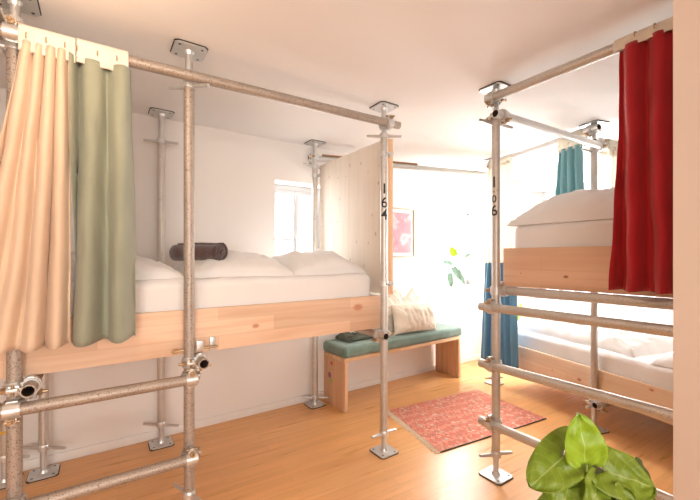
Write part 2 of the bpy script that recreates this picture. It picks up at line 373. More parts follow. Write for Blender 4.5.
def stencil(parent, p, face, items, r=.0262):
    """digits painted down a post; items = (char, z centre, height); face = direction the digits look"""
    face = Vector(face).normalized(); side = face.cross(ZZ)*-1
    bmj = bmesh.new()
    for ch, zc, h in items:
        cu = bpy.data.curves.new('digit', 'FONT'); cu.body = ch; cu.size = 1; cu.resolution_u = 4; cu.align_x = 'CENTER'; cu.offset = .012
        ob = bpy.data.objects.new('digit', cu); col.objects.link(ob)
        dg = bpy.context.evaluated_depsgraph_get(); me = bpy.data.meshes.new_from_object(ob.evaluated_get(dg))
        t = bmesh.new(); t.from_mesh(me); bpy.data.objects.remove(ob); bpy.data.curves.remove(cu); bpy.data.meshes.remove(me)
        xs = [v.co.x for v in t.verts]; ys = [v.co.y for v in t.verts]
        x0, x1, y0, y1 = min(xs), max(xs), min(ys), max(ys)
        for q in range(-9, 10): bmesh.ops.bisect_plane(t, geom=t.verts[:]+t.edges[:]+t.faces[:], plane_co=((x0+x1)/2+q*(x1-x0)/18, 0, 0), plane_no=(1, 0, 0))
        sc = h/(y1-y0); wf = 1.0
        for v in t.verts:
            x = (v.co.x-(x0+x1)/2)*sc*wf; y = (v.co.y-(y0+y1)/2)*sc
            a = x/r
            v.co = Vector((p.x, p.y, 0)) + face*(r*math.cos(a)) + side*(r*math.sin(a)) + ZZ*(zc+y)
        mp = {v: bmj.verts.new(v.co) for v in t.verts}
        for f in t.faces: bmj.faces.new([mp[v] for v in f.verts])
        t.free()
    m = MB(); m.bm.free(); m.bm = bmj
    bmesh.ops.remove_doubles(bmj, verts=bmj.verts[:], dist=.00002)
    o = m.build('painted_number', 'black_paint', parent, label='black stencilled number')
    return o

# ------------------------------------------------------------ soft things
def fbm(p, s, o=3): return noise.fractal(Vector(p)*s, 1.0, 2.0, o)
def pillow(name, c, ex, ey, sx, sy, h, mat, label, cat, group=None, n=44, p=2.6, wr=.012, up=None, seed=0, pinch=.10, flat=.25, tags=None, parent=None, slump=0):
    """stuffed cushion: ex, ey its axes, sx, sy full sizes, h thickness; flat = share of thickness under the seam"""
    ex, ey = Vector(ex).normalized(), Vector(ey).normalized(); ez = up or ex.cross(ey).normalized()
    if up is None and ez.z < -.5: ez = -ez
    c = Vector(c); m = MB(); bm = m.bm; g = {}
    for side in (1, -1):
        for i in range(n+1):
            for j in range(n+1):
                x = -1+2*i/n; y = -1+2*j/n
                border = i in (0, n) or j in (0, n)
                if border and side == -1: continue
                f = (max(0, 1-abs(x)**p)*max(0, 1-abs(y)**p))**.5
                xx = x*(1-pinch*(1-y*y)*.6*abs(x)**3); yy = y*(1-pinch*(1-x*x)*.6*abs(y)**3)
                t = h*(1-flat)*f if side == 1 else -h*flat*f
                q = Vector((xx*sx/2, yy*sy/2, t))
                w = fbm((q.x*1.0+seed*3.1, q.y+seed, seed), 5.5)*wr*2.2*f + fbm((q.x*2+seed, q.y*.7, seed+9), 16)*wr*.7*(.3+f)
                # pulls radiating from the corners
                rr = math.hypot(abs(x)-1, abs(y)-1); w += math.sin(math.atan2(1.001-abs(y), 1.001-abs(x))*14)*wr*.5*math.exp(-rr*2.2)*(1-math.exp(-rr*8))
                if side == 1: q.z += w - slump*x*f
                g[(side, i, j)] = bm.verts.new(c+ex*q.x+ey*q.y+ez*q.z)
    for i in range(n+1):
        for j in range(n+1):
            if i in (0, n) or j in (0, n): g[(-1, i, j)] = g[(1, i, j)]
    for side in (1, -1):
        for i in range(n):
            for j in range(n):
                vs = (g[(side, i, j)], g[(side, i+1, j)], g[(side, i+1, j+1)], g[(side, i, j+1)])
                if len(set(vs)) == 4: bm.faces.new(vs)
    kw = dict(label=label, category=cat)
    if group: kw['group'] = group
    if parent is not None: kw = {}
    return m.build(name, mat, parent, sharp=80, **kw)
def softbox(name, c, size, ax, mat, rad, n=(40, 16, 8), wr=.006, seed=0, parent=None, **kw):
    """rounded, slightly uneven slab (mattress, seat pad)"""
    t = bmesh.new(); bmesh.ops.create_cube(t, size=1)
    for v in t.verts: v.co = Vector((v.co.x*size[0], v.co.y*size[1], v.co.z*size[2]))
    bmesh.ops.bevel(t, geom=t.edges[:], offset=rad, segments=5, affect='EDGES', profile=.5)
    X, Y, Z = ax
    for i in range(n[0]):
        x = -size[0]/2+rad+(size[0]-2*rad)*i/n[0]
        bmesh.ops.bisect_plane(t, geom=t.verts[:]+t.edges[:]+t.faces[:], plane_co=(x, 0, 0), plane_no=(1, 0, 0))
    for i in range(n[1]):
        y = -size[1]/2+rad+(size[1]-2*rad)*i/n[1]
        bmesh.ops.bisect_plane(t, geom=t.verts[:]+t.edges[:]+t.faces[:], plane_co=(0, y, 0), plane_no=(0, 1, 0))
    for i in range(1, n[2]):
        z = -size[2]/2+rad+(size[2]-2*rad)*i/n[2]
        bmesh.ops.bisect_plane(t, geom=t.verts[:]+t.edges[:]+t.faces[:], plane_co=(0, 0, z), plane_no=(0, 0, 1))
    for v in t.verts:
        d = fbm((v.co.x+seed, v.co.y, v.co.z*2+seed), 5)*wr + fbm((v.co.x+seed, v.co.y, v.co.z+seed), 18)*wr*.4
        nrm = Vector((v.co.x/size[0], v.co.y/size[1], v.co.z/size[2])); k = max(range(3), key=lambda i: abs(nrm[i]))
        q = v.co.copy(); q[k] += d*(1 if nrm[k] > 0 else -1)
        v.co = Vector(c)+X*q.x+Y*q.y+Z*q.z
    m = MB(); m.merge(t); return m.build(name, mat, parent, sharp=60, **kw)
def roll(name, c, axis, length, r, mat, label, cat, turns=3.2, seed=0, squash=.85):
    """rolled-up towel: a spiral sheet with thickness"""
    axis = Vector(axis).normalized(); side = ZZ.cross(axis).normalized(); m = MB(); bm = m.bm
    n = 130; k = 22; th = r/(turns+.6)*.86; rows = []
    for j in range(k+1):
        row = []; s = -1+2*j/k
        for i in range(n+1):
            a = i/n*turns*2*PI; rr = r*(.16+.84*i/n) - th*.5
            off = length*.5*s + .02*math.sin(i/n*3+seed)*(1 if j in (0, k) else 0) + .012*(i/n)*s
            rr *= 1+.05*math.sin(5*s+seed)+fbm((i*.02, s*2, seed), 2)*.06
            p = Vector(c)+axis*off+side*rr*math.cos(a)+ZZ*rr*math.sin(a)*squash
            row.append(bm.verts.new(p))
        rows.append(row)
    for A, B in zip(rows, rows[1:]):
        for i in range(n): bm.faces.new((A[i], A[i+1], B[i+1], B[i]))
    o = m.build(name, mat, sharp=180, label=label, category=cat)
    s_ = o.modifiers.new('thickness', 'SOLIDIFY'); s_.thickness = th*.8; s_.offset = 0
    return o

def curtain_mesh(path_t, path_b, zt, zb, folds, at, ab, nz=40, per=12, seed=0, wave=.0, split=None, hem=.0):
    """cloth between a top polyline and a bottom polyline (lists of points); folds bulge sideways"""
    def samp(pl, t):
        n = len(pl)-1; L_ = [(pl[i+1]-pl[i]).length for i in range(n)]; T = sum(L_); d = t*T
        for i in range(n):
            if d <= L_[i] or i == n-1:
                f = d/L_[i]; dirn = (pl[i+1]-pl[i]).normalized(); return pl[i].lerp(pl[i+1], f), dirn
            d -= L_[i]
    nx = int(folds*per); bm = bmesh.new(); rows = []
    rs = random.Random(seed); ph = [rs.uniform(-.5, .5) for _ in range(int(folds)+3)]; am = [rs.uniform(.45, 1.5) for _ in range(int(folds)+3)]
    for k in range(nz+1):
        w = k/nz; row = []
        for i in range(nx+1):
            t = i/nx; a, da = samp(path_t, t); b, db = samp(path_b, t)
            p = a.lerp(b, w**1.1); d = da.lerp(db, w).normalized(); nr = Vector((-d.y, d.x, 0))
            q = t*folds; fi = int(q); am_ = am[fi]*(1-(q-fi))+am[min(fi+1, len(am)-1)]*(q-fi)
            A = (at*(1-w)+ab*w)*am_
            phs = 2*PI*q + .9*math.sin(w*2.1+seed+fi*.0) + .6*noise.noise(Vector((t*3, w*2.5, seed)))
            s_ = math.sin(phs); s_ = math.copysign(abs(s_)**.8, s_)
            off = A*s_ + .35*A*math.sin(2*phs+1.3)*w + wave*noise.noise(Vector((t*9, w*7, seed+4)))
            lat = .25*A*math.cos(phs)
            z = zt+(zb-zt)*w + (hem*math.sin(phs+1)*w)
            row.append(bm.verts.new(Vector((p.x, p.y, 0))+nr*off+d*lat+ZZ*z))
        rows.append(row)
    for r_ in range(nz):
        for i in range(nx):
            bm.faces.new((rows[r_][i], rows[r_][i+1], rows[r_+1][i+1], rows[r_+1][i]))
    return bm
def cloth_obj(bm, name, mat, parent, thick=.0025):
    m = MB(); m.bm.free(); m.bm = bm
    o = m.build(name, mat, parent, sharp=180)
    s_ = o.modifiers.new('thickness', 'SOLIDIFY'); s_.thickness = thick; s_.offset = 0
    return o
def header(parent, a, b, z0, z1, rr, nr, name='header_tape', waves=9, amp=.004, mat='header'):
    """cloth band folded over the rail: an inverted U around a tube, front side rippled"""
    a, b = Vector(a), Vector(b); d = (b-a).normalized(); nr = Vector(nr); n = 60; bm = bmesh.new(); zc = z1-rr
    prof = []
    for k in range(7): prof.append((rr, z0+(zc-z0)*k/6))
    for k in range(1, 8): an = PI*k/8; prof.append((rr*math.cos(an), zc+rr*math.sin(an)))
    for k in range(6, -1, -1): prof.append((-rr, z0+.02+(zc-z0-.02)*k/6))
    rows = []
    for i in range(n+1):
        t = i/n; rip = amp*math.sin(t*waves*2*PI)+amp*noise.noise(Vector((t*12, 0, z0)))
        row = []
        for k, (x, z) in enumerate(prof):
            g = 1+(rip/rr)*max(0, 1-(z-z0)/(zc-z0+1e-6))
            row.append(bm.verts.new(a.lerp(b, t)+nr*(x*g)+ZZ*(z-a.z if False else z)-ZZ*a.z))
        rows.append(row)
    for A, B in zip(rows, rows[1:]):
        for k in range(len(prof)-1): bm.faces.new((A[k], A[k+1], B[k+1], B[k]))
    return cloth_obj(bm, name, mat, parent)
def hook(parent, p, nr, s=1.0, mat='brass'):
    """wire hook through the tape"""
    p = Vector(p); nr = Vector(nr).normalized(); pts = []
    for k in range(11):
        a = -PI*.35+k/10*PI*1.5; pts.append(p+nr*(.012*math.cos(a)*s)+ZZ*(.02+.012*math.sin(a))*s)
    pts.append(p-nr*.001-ZZ*.02*s)
    m = MB(); m.path(pts, .0022*s, 6); m.build('hook', mat, parent)

# ------------------------------------------------------------ room shell
def struct(o): o['kind'] = 'structure'; return o
def wall_with_holes(name, org, X, Y, x0, x1, z0, z1, th, holes, mat):
    """wall in plane through org along X, thickness th towards Y, rectangular openings (xa, xb, za, zb)"""
    m = MB(); xs = sorted({x0, x1, *[h[0] for h in holes], *[h[1] for h in holes]})
    for a, b in zip(xs, xs[1:]):
        hz = [h for h in holes if h[0] <= a+1e-6 and h[1] >= b-1e-6]
        segs = [(z0, z1)] if not hz else [(z0, hz[0][2]), (hz[0][3], z1)]
        for za, zb in segs:
            m.box(org+X*(a+b)/2+Y*th/2+ZZ*(za+zb)/2, (b-a, th, zb-za), (X, Y, ZZ))
    bmesh.ops.remove_doubles(m.bm, verts=m.bm.verts[:], dist=.0005)
    return struct(m.build(name, mat))
def window(num, org, X, Y, a, b, za, zb, depth, ncas=2, bars=(1,), sill=True):
    """casement window set back in its opening; X along the wall, Y outwards"""
    m = MB(); fw = .045; yo = depth
    def bar(x0, x1, z0, z1, t=.05, off=0): m.box(org+X*(x0+x1)/2+Y*(yo+off)+ZZ*(z0+z1)/2, (x1-x0, t, z1-z0), (X, Y, ZZ), bev=.004)
    bar(a, b, zb-.05, zb); bar(a, b, za, za+.05); bar(a, a+fw, za+.05, zb-.05); bar(b-fw, b, za+.05, zb-.05)
    root = struct(m.build('window_%d' % num, 'frame_white'))
    w = (b-a-2*fw)/ncas
    for k in range(ncas):
        x0 = a+fw+k*w; x1 = x0+w; mc = MB(); s = .03
        def cb(x0, x1, z0, z1, t=.04): mc.box(org+X*(x0+x1)/2+Y*(yo-.012)+ZZ*(z0+z1)/2, (x1-x0, t, z1-z0), (X, Y, ZZ), bev=.003)
        g = .002
        cb(x0+g, x1-g, zb-.05-.035, zb-.05-g); cb(x0+g, x1-g, za+.05+g, za+.09); cb(x0+g, x0+s, za+.09, zb-.085); cb(x1-s, x1-g, za+.09, zb-.085)
        for i in bars:
            z = za+(zb-za)*i/(len(bars)+1); cb(x0+s, x1-s, z-.011, z+.011, .025)
        c = mc.build('casement', 'frame_white', root)
        mg = MB(); mg.box(org+X*(x0+x1)/2+Y*(yo-.012)+ZZ*(za+zb)/2, (w-2*s+.01, .004, zb-za-.17), (X, Y, ZZ)); mg.build('pane', 'glass', c)
    if num == 3: return root
    mh = MB(); xm = a+fw+w; hz = (za+zb)/2
    mh.box(org+X*xm+Y*(yo-.040)+ZZ*hz, (.018, .012, .07), (X, Y, ZZ), bev=.002); mh.cyl(org+X*xm+Y*(yo-.06)+ZZ*hz, org+X*xm+Y*(yo-.04)+ZZ*hz, .007, seg=10); mh.box(org+X*xm+Y*(yo-.064)+ZZ*(hz-.04), (.014, .012, .10), (X, Y, ZZ), bev=.003)
    mh.build('window_handle', 'steel_bright', root)
    if sill:
        ms = MB(); ms.box(org+X*(a+b)/2+Y*(depth/2-.03)+ZZ*(za+.012), (b-a-.004, depth+.0, .022), (X, Y, ZZ), bev=.004); ms.build('window_sill', 'white', root)
    return root
WV = 1.11      # left wall face in v
w1 = (-.34, .24, 1.0, 2.045); w2 = (1.836, 2.56, .95, 1.95)
L0 = L(0, WV)
# corner of left and right walls
R0 = Rf(0, 1.08)
qv = Q.dot(V); tcorner = (WV-(R0-P3o).dot(V))/qv; corner = R0+Q*tcorner
uc = (corner-P3o).dot(U)
wl = wall_with_holes('wall_left', L0, U, V, -4.6, uc+.35, 0, CEIL, .34, [w1, w2], 'wall')
window(1, L0, U, V, *w1, .21); window(2, L0, U, V, *w2, .24)
w3 = (.22, 1.72, .80, 2.22)
wall_with_holes('wall_right', R0, Q, R, -4.4, tcorner, 0, CEIL, .34, [w3], 'wall')
window(3, R0, Q, R, *w3, .24, ncas=3)
# wall behind the camera, two unseen windows added as fill; far left wall
VB = -4.3
w4 = (-3.9, -2.2, .75, 2.15); w5 = (-1.7, -.45, .75, 2.15)
wall_with_holes('wall_back', L(0, VB), U, -V, -4.6, 2.6, 0, CEIL, .34, [w4, w5], 'wall')
window(4, L(0, VB), U, -V, *w4, .24, ncas=3); window(5, L(0, VB), U, -V, *w5, .24)  # added openings that let the rear fill lights in
wall_with_holes('wall_far_left', L(-4.6, 0), V, -U, VB-.34, WV+.34, 0, CEIL, .3, [], 'wall')
# partition whose end closes the view on the right
m = MB(); va = -1.600; vb = VB+.002; m.box(L(-.015, (va+vb)/2, CEIL/2), (.20, va-vb, CEIL-.002), AXL, bev=.004)
struct(m.build('wall_partition', 'wall_warm'))
m = MB(); m.box(Vector((.1, .6, -.05)), (14, 14, .1)); struct(m.build('floor', 'floor'))
m = MB(); m.box(Vector((.1, .6, CEIL+.05)), (14, 14, .1)); struct(m.build('ceiling', 'ceil'))
m = MB(); m.box(L((uc-4.6)/2, WV-.008, .032), (uc+4.6, .014, .062), AXL, bev=.004); struct(m.build('baseboard_left', 'white'))
m = MB(); m.box(R0+Q*(tcorner/2-2.2)-R*.008+ZZ*.032, (tcorner+4.36, .014, .062), (Q, R, ZZ), bev=.004); struct(m.build('baseboard_right', 'white'))

# ------------------------------------------------------------ LEFT BUNK
G_b = 'bunk beds built of scaffold tube'
bl = empty('scaffold_bunk_bed', L(-1.0, .5), 'left bunk bed of scaffold tubes with long pine side board and tall pale end panel', 'bunk bed', None)
UA, UB = -1.927, -1.267; WB = .991
angv = [ANG+.25, ANG-.12]
p1 = post(bl, L(UA, 0), .16, 2.2, 'steel_worn', ang=(ANG+.1, ANG)); p2 = post(bl, L(UB, 0), .16, 2.215, 'steel_worn', ang=(-.55, -.35)); p3 = post(bl, L(0, 0), .13, 2.195, 'steel', ang=(.75, -.25))
p1b = post(bl, L(UA, WB), .165, 2.19, 'steel', ang=(.15, 0)); p2b = post(bl, L(UB, WB), .14, 2.19, 'steel', ang=(.1, .05)); p3b = post(bl, L(0, WB), .07, 2.18, 'steel', ang=(.2, .7))
off = .052
zt = 2.262
ztf = lambda u: 2.272+(u-.09)*.0175
rt = rail(bl, L(-2.6, -off, ztf(-2.6)), L(.09, -off, ztf(.09)), 'steel_worn')
coupler(rt, L(0, 0, 2.27), ZZ, L(0, -off, 2.27), U, flip=1); coupler(rt, L(UA, 0, 2.237), ZZ, L(UA, -off, 2.237), U)
r_ = rail(bl, L(UA-.052, -.11, 2.292), L(UA-.052, WB+.06, 2.292), 'steel_worn', 'cross_rail'); coupler(r_, L(UA, 0, 2.292), ZZ, L(UA-.052, 0, 2.292), V, flip=-1)
rt2 = rail(bl, L(-2.5, WB+.0-off, .81), L(-.06, WB-off, .81), 'steel')
for z, ex in ((.753, .03), (.362, .03)):
    r_ = rail(bl, L(UA-.09, -off, z), L(UB+ex, -off, z), 'steel_worn')
    coupler(r_, L(UA, 0, z), ZZ, L(UA, -off, z), U, flip=-1); coupler(r_, L(UB, 0, z), ZZ, L(UB, -off, z), U, flip=1)
zc = .832
for u_, du in ((UA, .056), (UB, .056), (0, -.0)):
    if u_ == 0:
        r_ = rail(bl, L(u_-.0, -.075, .812), L(u_, WB-.028, .812), 'steel', 'cross_rail') if False else rail(bl, L(-.052, -.085, .822), L(-.052, WB+.09, .822), 'steel', 'cross_rail')
        coupler(r_, L(0, 0, .822), ZZ, L(-.052, 0, .822), V); coupler(r_, L(0, WB, .822), ZZ, L(-.052, WB, .822), V)
    else:
        r_ = rail(bl, L(u_+.052, -.09, zc-.003), L(u_+.052, WB+.07, zc-.003), 'steel_worn', 'cross_rail')
        coupler(r_, L(u_, 0, zc-.003), ZZ, L(u_+.052, 0, zc-.003), V, flip=-1); coupler(r_, L(u_, WB, zc-.003), ZZ, L(u_+.052, WB, zc-.003), V)
# fixing clips holding the board at the middle post
m = MB()
m.box(L(UB+.050, -.012, .905), (.034, .008, .05), AXL, bev=.002); m.box(L(UB+.12, .022, .90), (.03, .012, .07), AXL, bev=.002)
m.cyl(L(UB-.08, .0, .888), L(UB+.14, .0, .888), .006, seg=10, mi=1); m.cyl(L(UB-.075, 0, .888), L(UB-.055, 0, .888), .013, seg=6, mi=1)
m.build('board_clip', ['steel_bright', 'brass'], bl)
# boards, slat deck
def bar_board(parent, a0, a1, v0, v1, z0, z1, mat, fr=L, ax=AXL, name='side_board'):
    m = MB(); m.box(fr((a0+a1)/2, (v0+v1)/2, (z0+z1)/2), (a1-a0, v1-v0, z1-z0), ax, bev=.003); return m.build(name, mat, parent)
bar_board(bl, -2.55, -.012, .03, .057, .86, 1.085, 'board_u'); bar_board(bl, -2.55, -.03, .93, .957, .86, 1.085, 'board_u')
bar_board(bl, -.03, -.004, .06, .928, .86, 1.085, 'panel', name='end_board')
bar_board(bl, -2.55, -.033, .06, .927, .867, .89, 'board_u', name='bed_base')
# tall end panel
m = MB(); m.box(L(.058, (.0+.96)/2, 1.64), (.050, .96, 1.10), AXL, bev=.003)
for f in m.bm.faces:
    if abs(f.normal.dot(V)) > .7: f.material_index = 1
m.bm.normal_update()
for f in m.bm.faces: f.material_index = 1 if f.calc_center_median().dot(V) < L(0, .0006).dot(V) else 0
pn = m.build('end_panel', ['panel', 'panel_edge'], bl)
for (v_, z_) in ((0, 2.07), (0, 1.17), (.99, 2.10)):
    m = MB(); c = L(0, v_, z_); m.pipe(c-ZZ*.016, c+ZZ*.016, .031, .0262, mi_in=0); m.box(L(.035, v_-.012 if v_ == 0 else v_-.03, z_), (.02, .03, .032), AXL, bev=.002); m.cyl(L(-.01, v_-.036, z_), L(.055, v_-.036, z_), .006, seg=8); m.build('panel_clamp', 'steel_bright', pn)
toCam3 = (Vector((0, 0, 0))-L(0, 0)); toCam3.z = 0
yz = lambda y, Z: CAMH+(256.6-y)*Z/372
stencil(p3, L(0, 0), Matrix.Rotation(.10, 4, 'Z') @ toCam3, [('1', yz(188.4, 2.56), .070), ('6', yz(202.2, 2.56), .074), ('4', yz(214.3, 2.56), .074)])

# linked foot of the neighbouring bunk at far left
nb = empty('scaffold_stand', L(-2.11, 1.0), 'short scaffold stand with yellow tape band at the far left edge', 'scaffold stand')
m = MB(); pp = L(-2.11, 1.005); m.pipe(pp+ZZ*.15, pp+ZZ*.43); o = m.build('post', ['steel', 'dark_in'], nb); jack(o, pp, 0, .15, 1, .3)
m = MB(); m.pipe(pp+ZZ*.30, pp+ZZ*.318, .0263, .0256, mi_in=0); m.build('tape_band', 'tape_y', o)
r_ = rail(nb, L(-2.162, .2, .40), L(-2.162, 1.07, .40)); coupler(r_, pp+ZZ*.40, ZZ, L(-2.162, 1.005, .40), V)

# ------------------------------------------------------------ rail between the two bunks
m = MB(); A = L(-.04, WB+.052, 2.268); B = Vector((1.60, 4.07, 2.25)); m.pipe(A, B); o = m.build('scaffold_tube', ['steel_bright', 'dark_in'], label='long horizontal scaffold tube crossing high in front of the back wall', category='scaffold tube')
coupler(o, L(0, WB, 2.268), ZZ, L(0, WB+.052, 2.268), (B-A))
dAB = (B-A).normalized()
m = MB(); c0 = A+dAB*.13+ZZ*.036; c1 = A+dAB*1.12+ZZ*.036; m.box((c0+c1)/2, ((c1-c0).length, .022, .016), (dAB, ZZ.cross(dAB), dAB.cross(ZZ.cross(dAB))), bev=.002); m.build('wooden_batten', 'batten', label='thin brown wooden batten lying on the high scaffold tube', category='batten')

# ------------------------------------------------------------ RIGHT BUNK
br_ = empty('scaffold_bunk_bed', L(1.0, -1.5), 'right bunk bed of scaffold tubes with three bare tubes below its pine board', 'bunk bed')
UR, VR = .392, -.61
VE = -2.62
UE = 1.577; VE5 = -.668
q4 = post(br_, L(UR, VR), .135, 2.18, 'steel', ang=(.35, .3))
post(br_, L(UR, VE), .14, 2.18); post(br_, L(UE, VE), .14, 2.18)
for z, st in ((1.046, 'steel'), (.692, 'steel'), (.333, 'steel')):
    r_ = rail(br_, L(UR-.052, VR+.075, z), L(UR-.052, VE-.06, z), st)
    coupler(r_, L(UR, VR, z), ZZ, L(UR-.052, VR, z), V, flip=-1); coupler(r_, L(UR, VE, z), ZZ, L(UR-.052, VE, z), V)
zt2 = 2.325
r_ = rail(br_, L(UR-.052, VR+.03, zt2), L(UR-.052, VE-.08, zt2), 'steel', 'curtain_rail')
coupler(r_, L(UR-.002, VR, zt2), ZZ, L(UR-.052, VR-.0, zt2), V, flip=1)
r_ = rail(br_, L(UR+.052, VR+.02, 1.148), L(UR+.052, VE-.06, 1.148), 'steel', 'support_rail')
coupler(r_, L(UR, VR, 1.148), ZZ, L(UR+.052, VR-.02, 1.148), V, flip=1)
dr = (Vector((1.917, 2.922, 0))-L(UR, VR)).normalized(); nrr = ZZ.cross(dr)
a_ = L(UR, VR)-nrr*.052
r_ = rail(br_, a_-dr*.075+ZZ*2.213, a_+dr*1.28+ZZ*2.213, 'steel_bright')
coupler(r_, L(UR, VR, 2.213), ZZ, a_+ZZ*2.213, dr, flip=-1)
bar_board(br_, VE, -.63, UR+.045, UR+.071, 1.176, 1.41, 'board_v', fr=lambda a, b, z: L(b, a, z), ax=(V, U, ZZ))
bar_board(br_, VE, -.72, UE-.12, UE-.095, 1.176, 1.41, 'board_v', fr=lambda a, b, z: L(b, a, z), ax=(V, U, ZZ))
bar_board(br_, VE, -.665, UR+.074, UE-.122, 1.185, 1.21, 'board_v', fr=lambda a, b, z: L(b, a, z), ax=(V, U, ZZ), name='bed_base')
bar_board(br_, -.66, -.635, UR+.074, UE-.122, 1.176, 1.40, 'panel', fr=lambda a, b, z: L(b, a, z), ax=(V, U, ZZ), name='end_board')
c4 = L(UR, VR); fc = -c4.copy(); fc.z = 0; fc = Matrix.Rotation(-.42, 4, 'Z') @ fc
stencil(q4, c4, fc, [('1', yz(181.8, 2.28), .066), ("'", yz(191.5, 2.28), .012), ('0', yz(198.7, 2.28), .046), ('6', yz(210.3, 2.28), .066)])

# ------------------------------------------------------------ FAR RIGHT BUNK (low bed)
bf = empty('scaffold_bunk_bed', Rf(.1, .5), 'far low bed with pine board on scaffold tube posts behind the right bunk', 'bunk bed')
S1 = 1.128; SE = -.86; TW = .96
f5 = post(bf, Rf(0, 0), .19, 2.18, 'steel', axes=AXR, ang=(ANG, .3))
f4 = post(bf, Rf(S1, 0), .06, 2.2, 'steel_bright', axes=AXL, ang=(.4, .2))
f6 = post(bf, Rf(S1, TW), .15, 2.2, 'steel', axes=AXR)
zr3 = 2.345
r_ = rail(bf, Rf(S1+.12, -.052, zr3), Rf(-.08, -.052, zr3), 'steel_bright', 'curtain_rail'); coupler(r_, Rf(0, 0, zr3), ZZ, Rf(0, -.052, zr3), Q); coupler(r_, Rf(S1, 0, zr3), ZZ, Rf(S1, -.052, zr3), Q)
coupler(f5, Rf(0, 0, 2.24), ZZ, Rf(-.05, 0, 2.24), R, flip=-1); coupler(f5, Rf(0, 0, 2.213), ZZ, Rf(0, .0, 2.213)+nrr*-.052, dr)
r_ = rail(bf, Rf(-.052, -.06, .215), Rf(-.052, TW+.02, .215), 'steel', 'cross_rail'); coupler(r_, Rf(0, 0, .215), ZZ, Rf(-.052, 0, .215), R, flip=-1)
r_ = rail(bf, Rf(S1-.052, -.02, .215), Rf(S1-.052, TW+.02, .215), 'steel', 'cross_rail'); coupler(r_, Rf(S1, TW, .215), ZZ, Rf(S1-.052, TW, .215), R)
for s_, t_ in ((SE, .0), (SE, TW), (0, TW)):
    pz = Rf(s_, t_); m = MB(); m.pipe(pz+ZZ*.15, pz+ZZ*.46); o = m.build('post', ['steel', 'dark_in'], bf); jack(o, pz, 0, .15, 1, .3, AXR)
bar_board(bf, SE-.02, S1-.03, .030, .056, .25, .468, 'board_q', fr=Rf, ax=AXR); bar_board(bf, SE-.02, S1-.03, .90, .926, .25, .468, 'board_q', fr=Rf, ax=AXR)
bar_board(bf, SE-.02, S1-.03, .058, .898, .255, .28, 'board_q', fr=Rf, ax=AXR, name='bed_base')

# ------------------------------------------------------------ bedding
def mattress(c, size, ax, label, mat='sheet', seed=0):
    return softbox('mattress', c, size, ax, mat, .045, (46, 18, 3), .008, seed, label=label, category='mattress')
mattress(L(-1.28, .493, 1.065), (2.46, .855, .345), AXL, 'white sheeted mattress on the left bunk bed, between its pine side boards', seed=1)
mattress(L(.945, -1.635, 1.383), (1.93, .96, .34), (V, U, ZZ), 'white sheeted mattress on the raised right bunk bed', 'sheet_r', seed=2)
mattress(Rf(.12, .478, .446), (1.94, .83, .33), AXR, 'white sheeted mattress on the low far right bed', 'sheet_r', seed=3)
MT = 1.2385
GP = 'pillows'
pillow('pillow', L(-.33, .52, MT-.005), U, V, .60, .76, .185, 'sheet', 'plump white pillow on the left bunk, against the tall pale end panel', 'pillow', seed=1, flat=.07)
pillow('pillow', L(-.93, .52, MT-.005), U, V, .66, .76, .165, 'sheet', 'white pillow on the left bunk, middle one beside the rolled brown towel', 'pillow', seed=5, flat=.07, slump=-.01)
pillow('folded_duvet', L(-1.67, .52, MT-.005), U, V, .86, .76, .15, 'sheet', 'folded white duvet on the left bunk, emerging from behind the green curtain', 'duvet', seed=8, flat=.07, p=3.4, slump=.03)
roll('rolled_towel', L(-1.135, .36, 1.385), U*.66-V*.75, .29, .072, 'towel', 'dark brown rolled towel lying on the white bedding of the left bunk', 'towel', seed=2)
pillow('pillow', L(.90, -1.07, 1.553-.004), V, U, .88, .90, .225, 'sheet_r', 'large white pillow on the raised right bunk beside the red curtain', 'pillow', seed=3, flat=.07)
zb3 = .611
pillow('folded_duvet', Rf(.42, .42, zb3-.003), Q, R, 1.30, .62, .15, 'sheet_r', 'long folded white duvet on the low far bed, beneath the small dark towel', 'duvet', seed=11, p=4.5, flat=.10, wr=.02, n=60)
pillow('pillow', Rf(-.62, .42, zb3-.003), Q, R, .56, .70, .15, 'sheet_r', 'white pillow at the near end of the low far bed', 'pillow', seed=13, flat=.12)
roll('rolled_towel', Rf(.52, .36, .79), R*.5-Q*.85, .24, .042, 'towel2', 'small dark grey rolled towel on the low far bed', 'towel', seed=4, turns=2.6)

# ------------------------------------------------------------ curtains
def curtain(name, label, cat, axis_pts_t, axis_pts_b, zt, zb, folds, at, ab, mat, seed, nr, hd=None, hooks=(), split=None, hname='header_tape', hem=.003):
    c = axis_pts_t[0].lerp(axis_pts_t[-1], .5)
    root = empty(name, Vector((c.x, c.y, zb)), label, cat)
    bm = curtain_mesh(axis_pts_t, axis_pts_b, zt, zb, folds, at, ab, seed=seed, wave=.012, hem=hem, nz=48)
    if split is None: cloth_obj(bm, 'curtain_panel', mat, root)
    else:
        mats, zs = split
        up_ = bm.copy()
        for b_, keep in ((up_, 1), (bm, -1)):
            d = [f for f in b_.faces if (f.calc_center_median().z-zs)*keep < 0]; bmesh.ops.delete(b_, geom=d, context='FACES')
        cloth_obj(up_, 'upper_panel', mats[0], root).__setitem__('label', 'cream upper half'); cloth_obj(bm, 'lower_panel', mats[1], root).__setitem__('label', 'blue lower half')
    if hd: header(root, hd[0], hd[1], hd[2], hd[3], .031, nr, waves=hd[4] if len(hd) > 4 else 6, mat='ivory' if c.y > 2.6 else 'header')
    for h in hooks: hook(root, h, nr)
    return root
vc = -.052
fr_ = .040
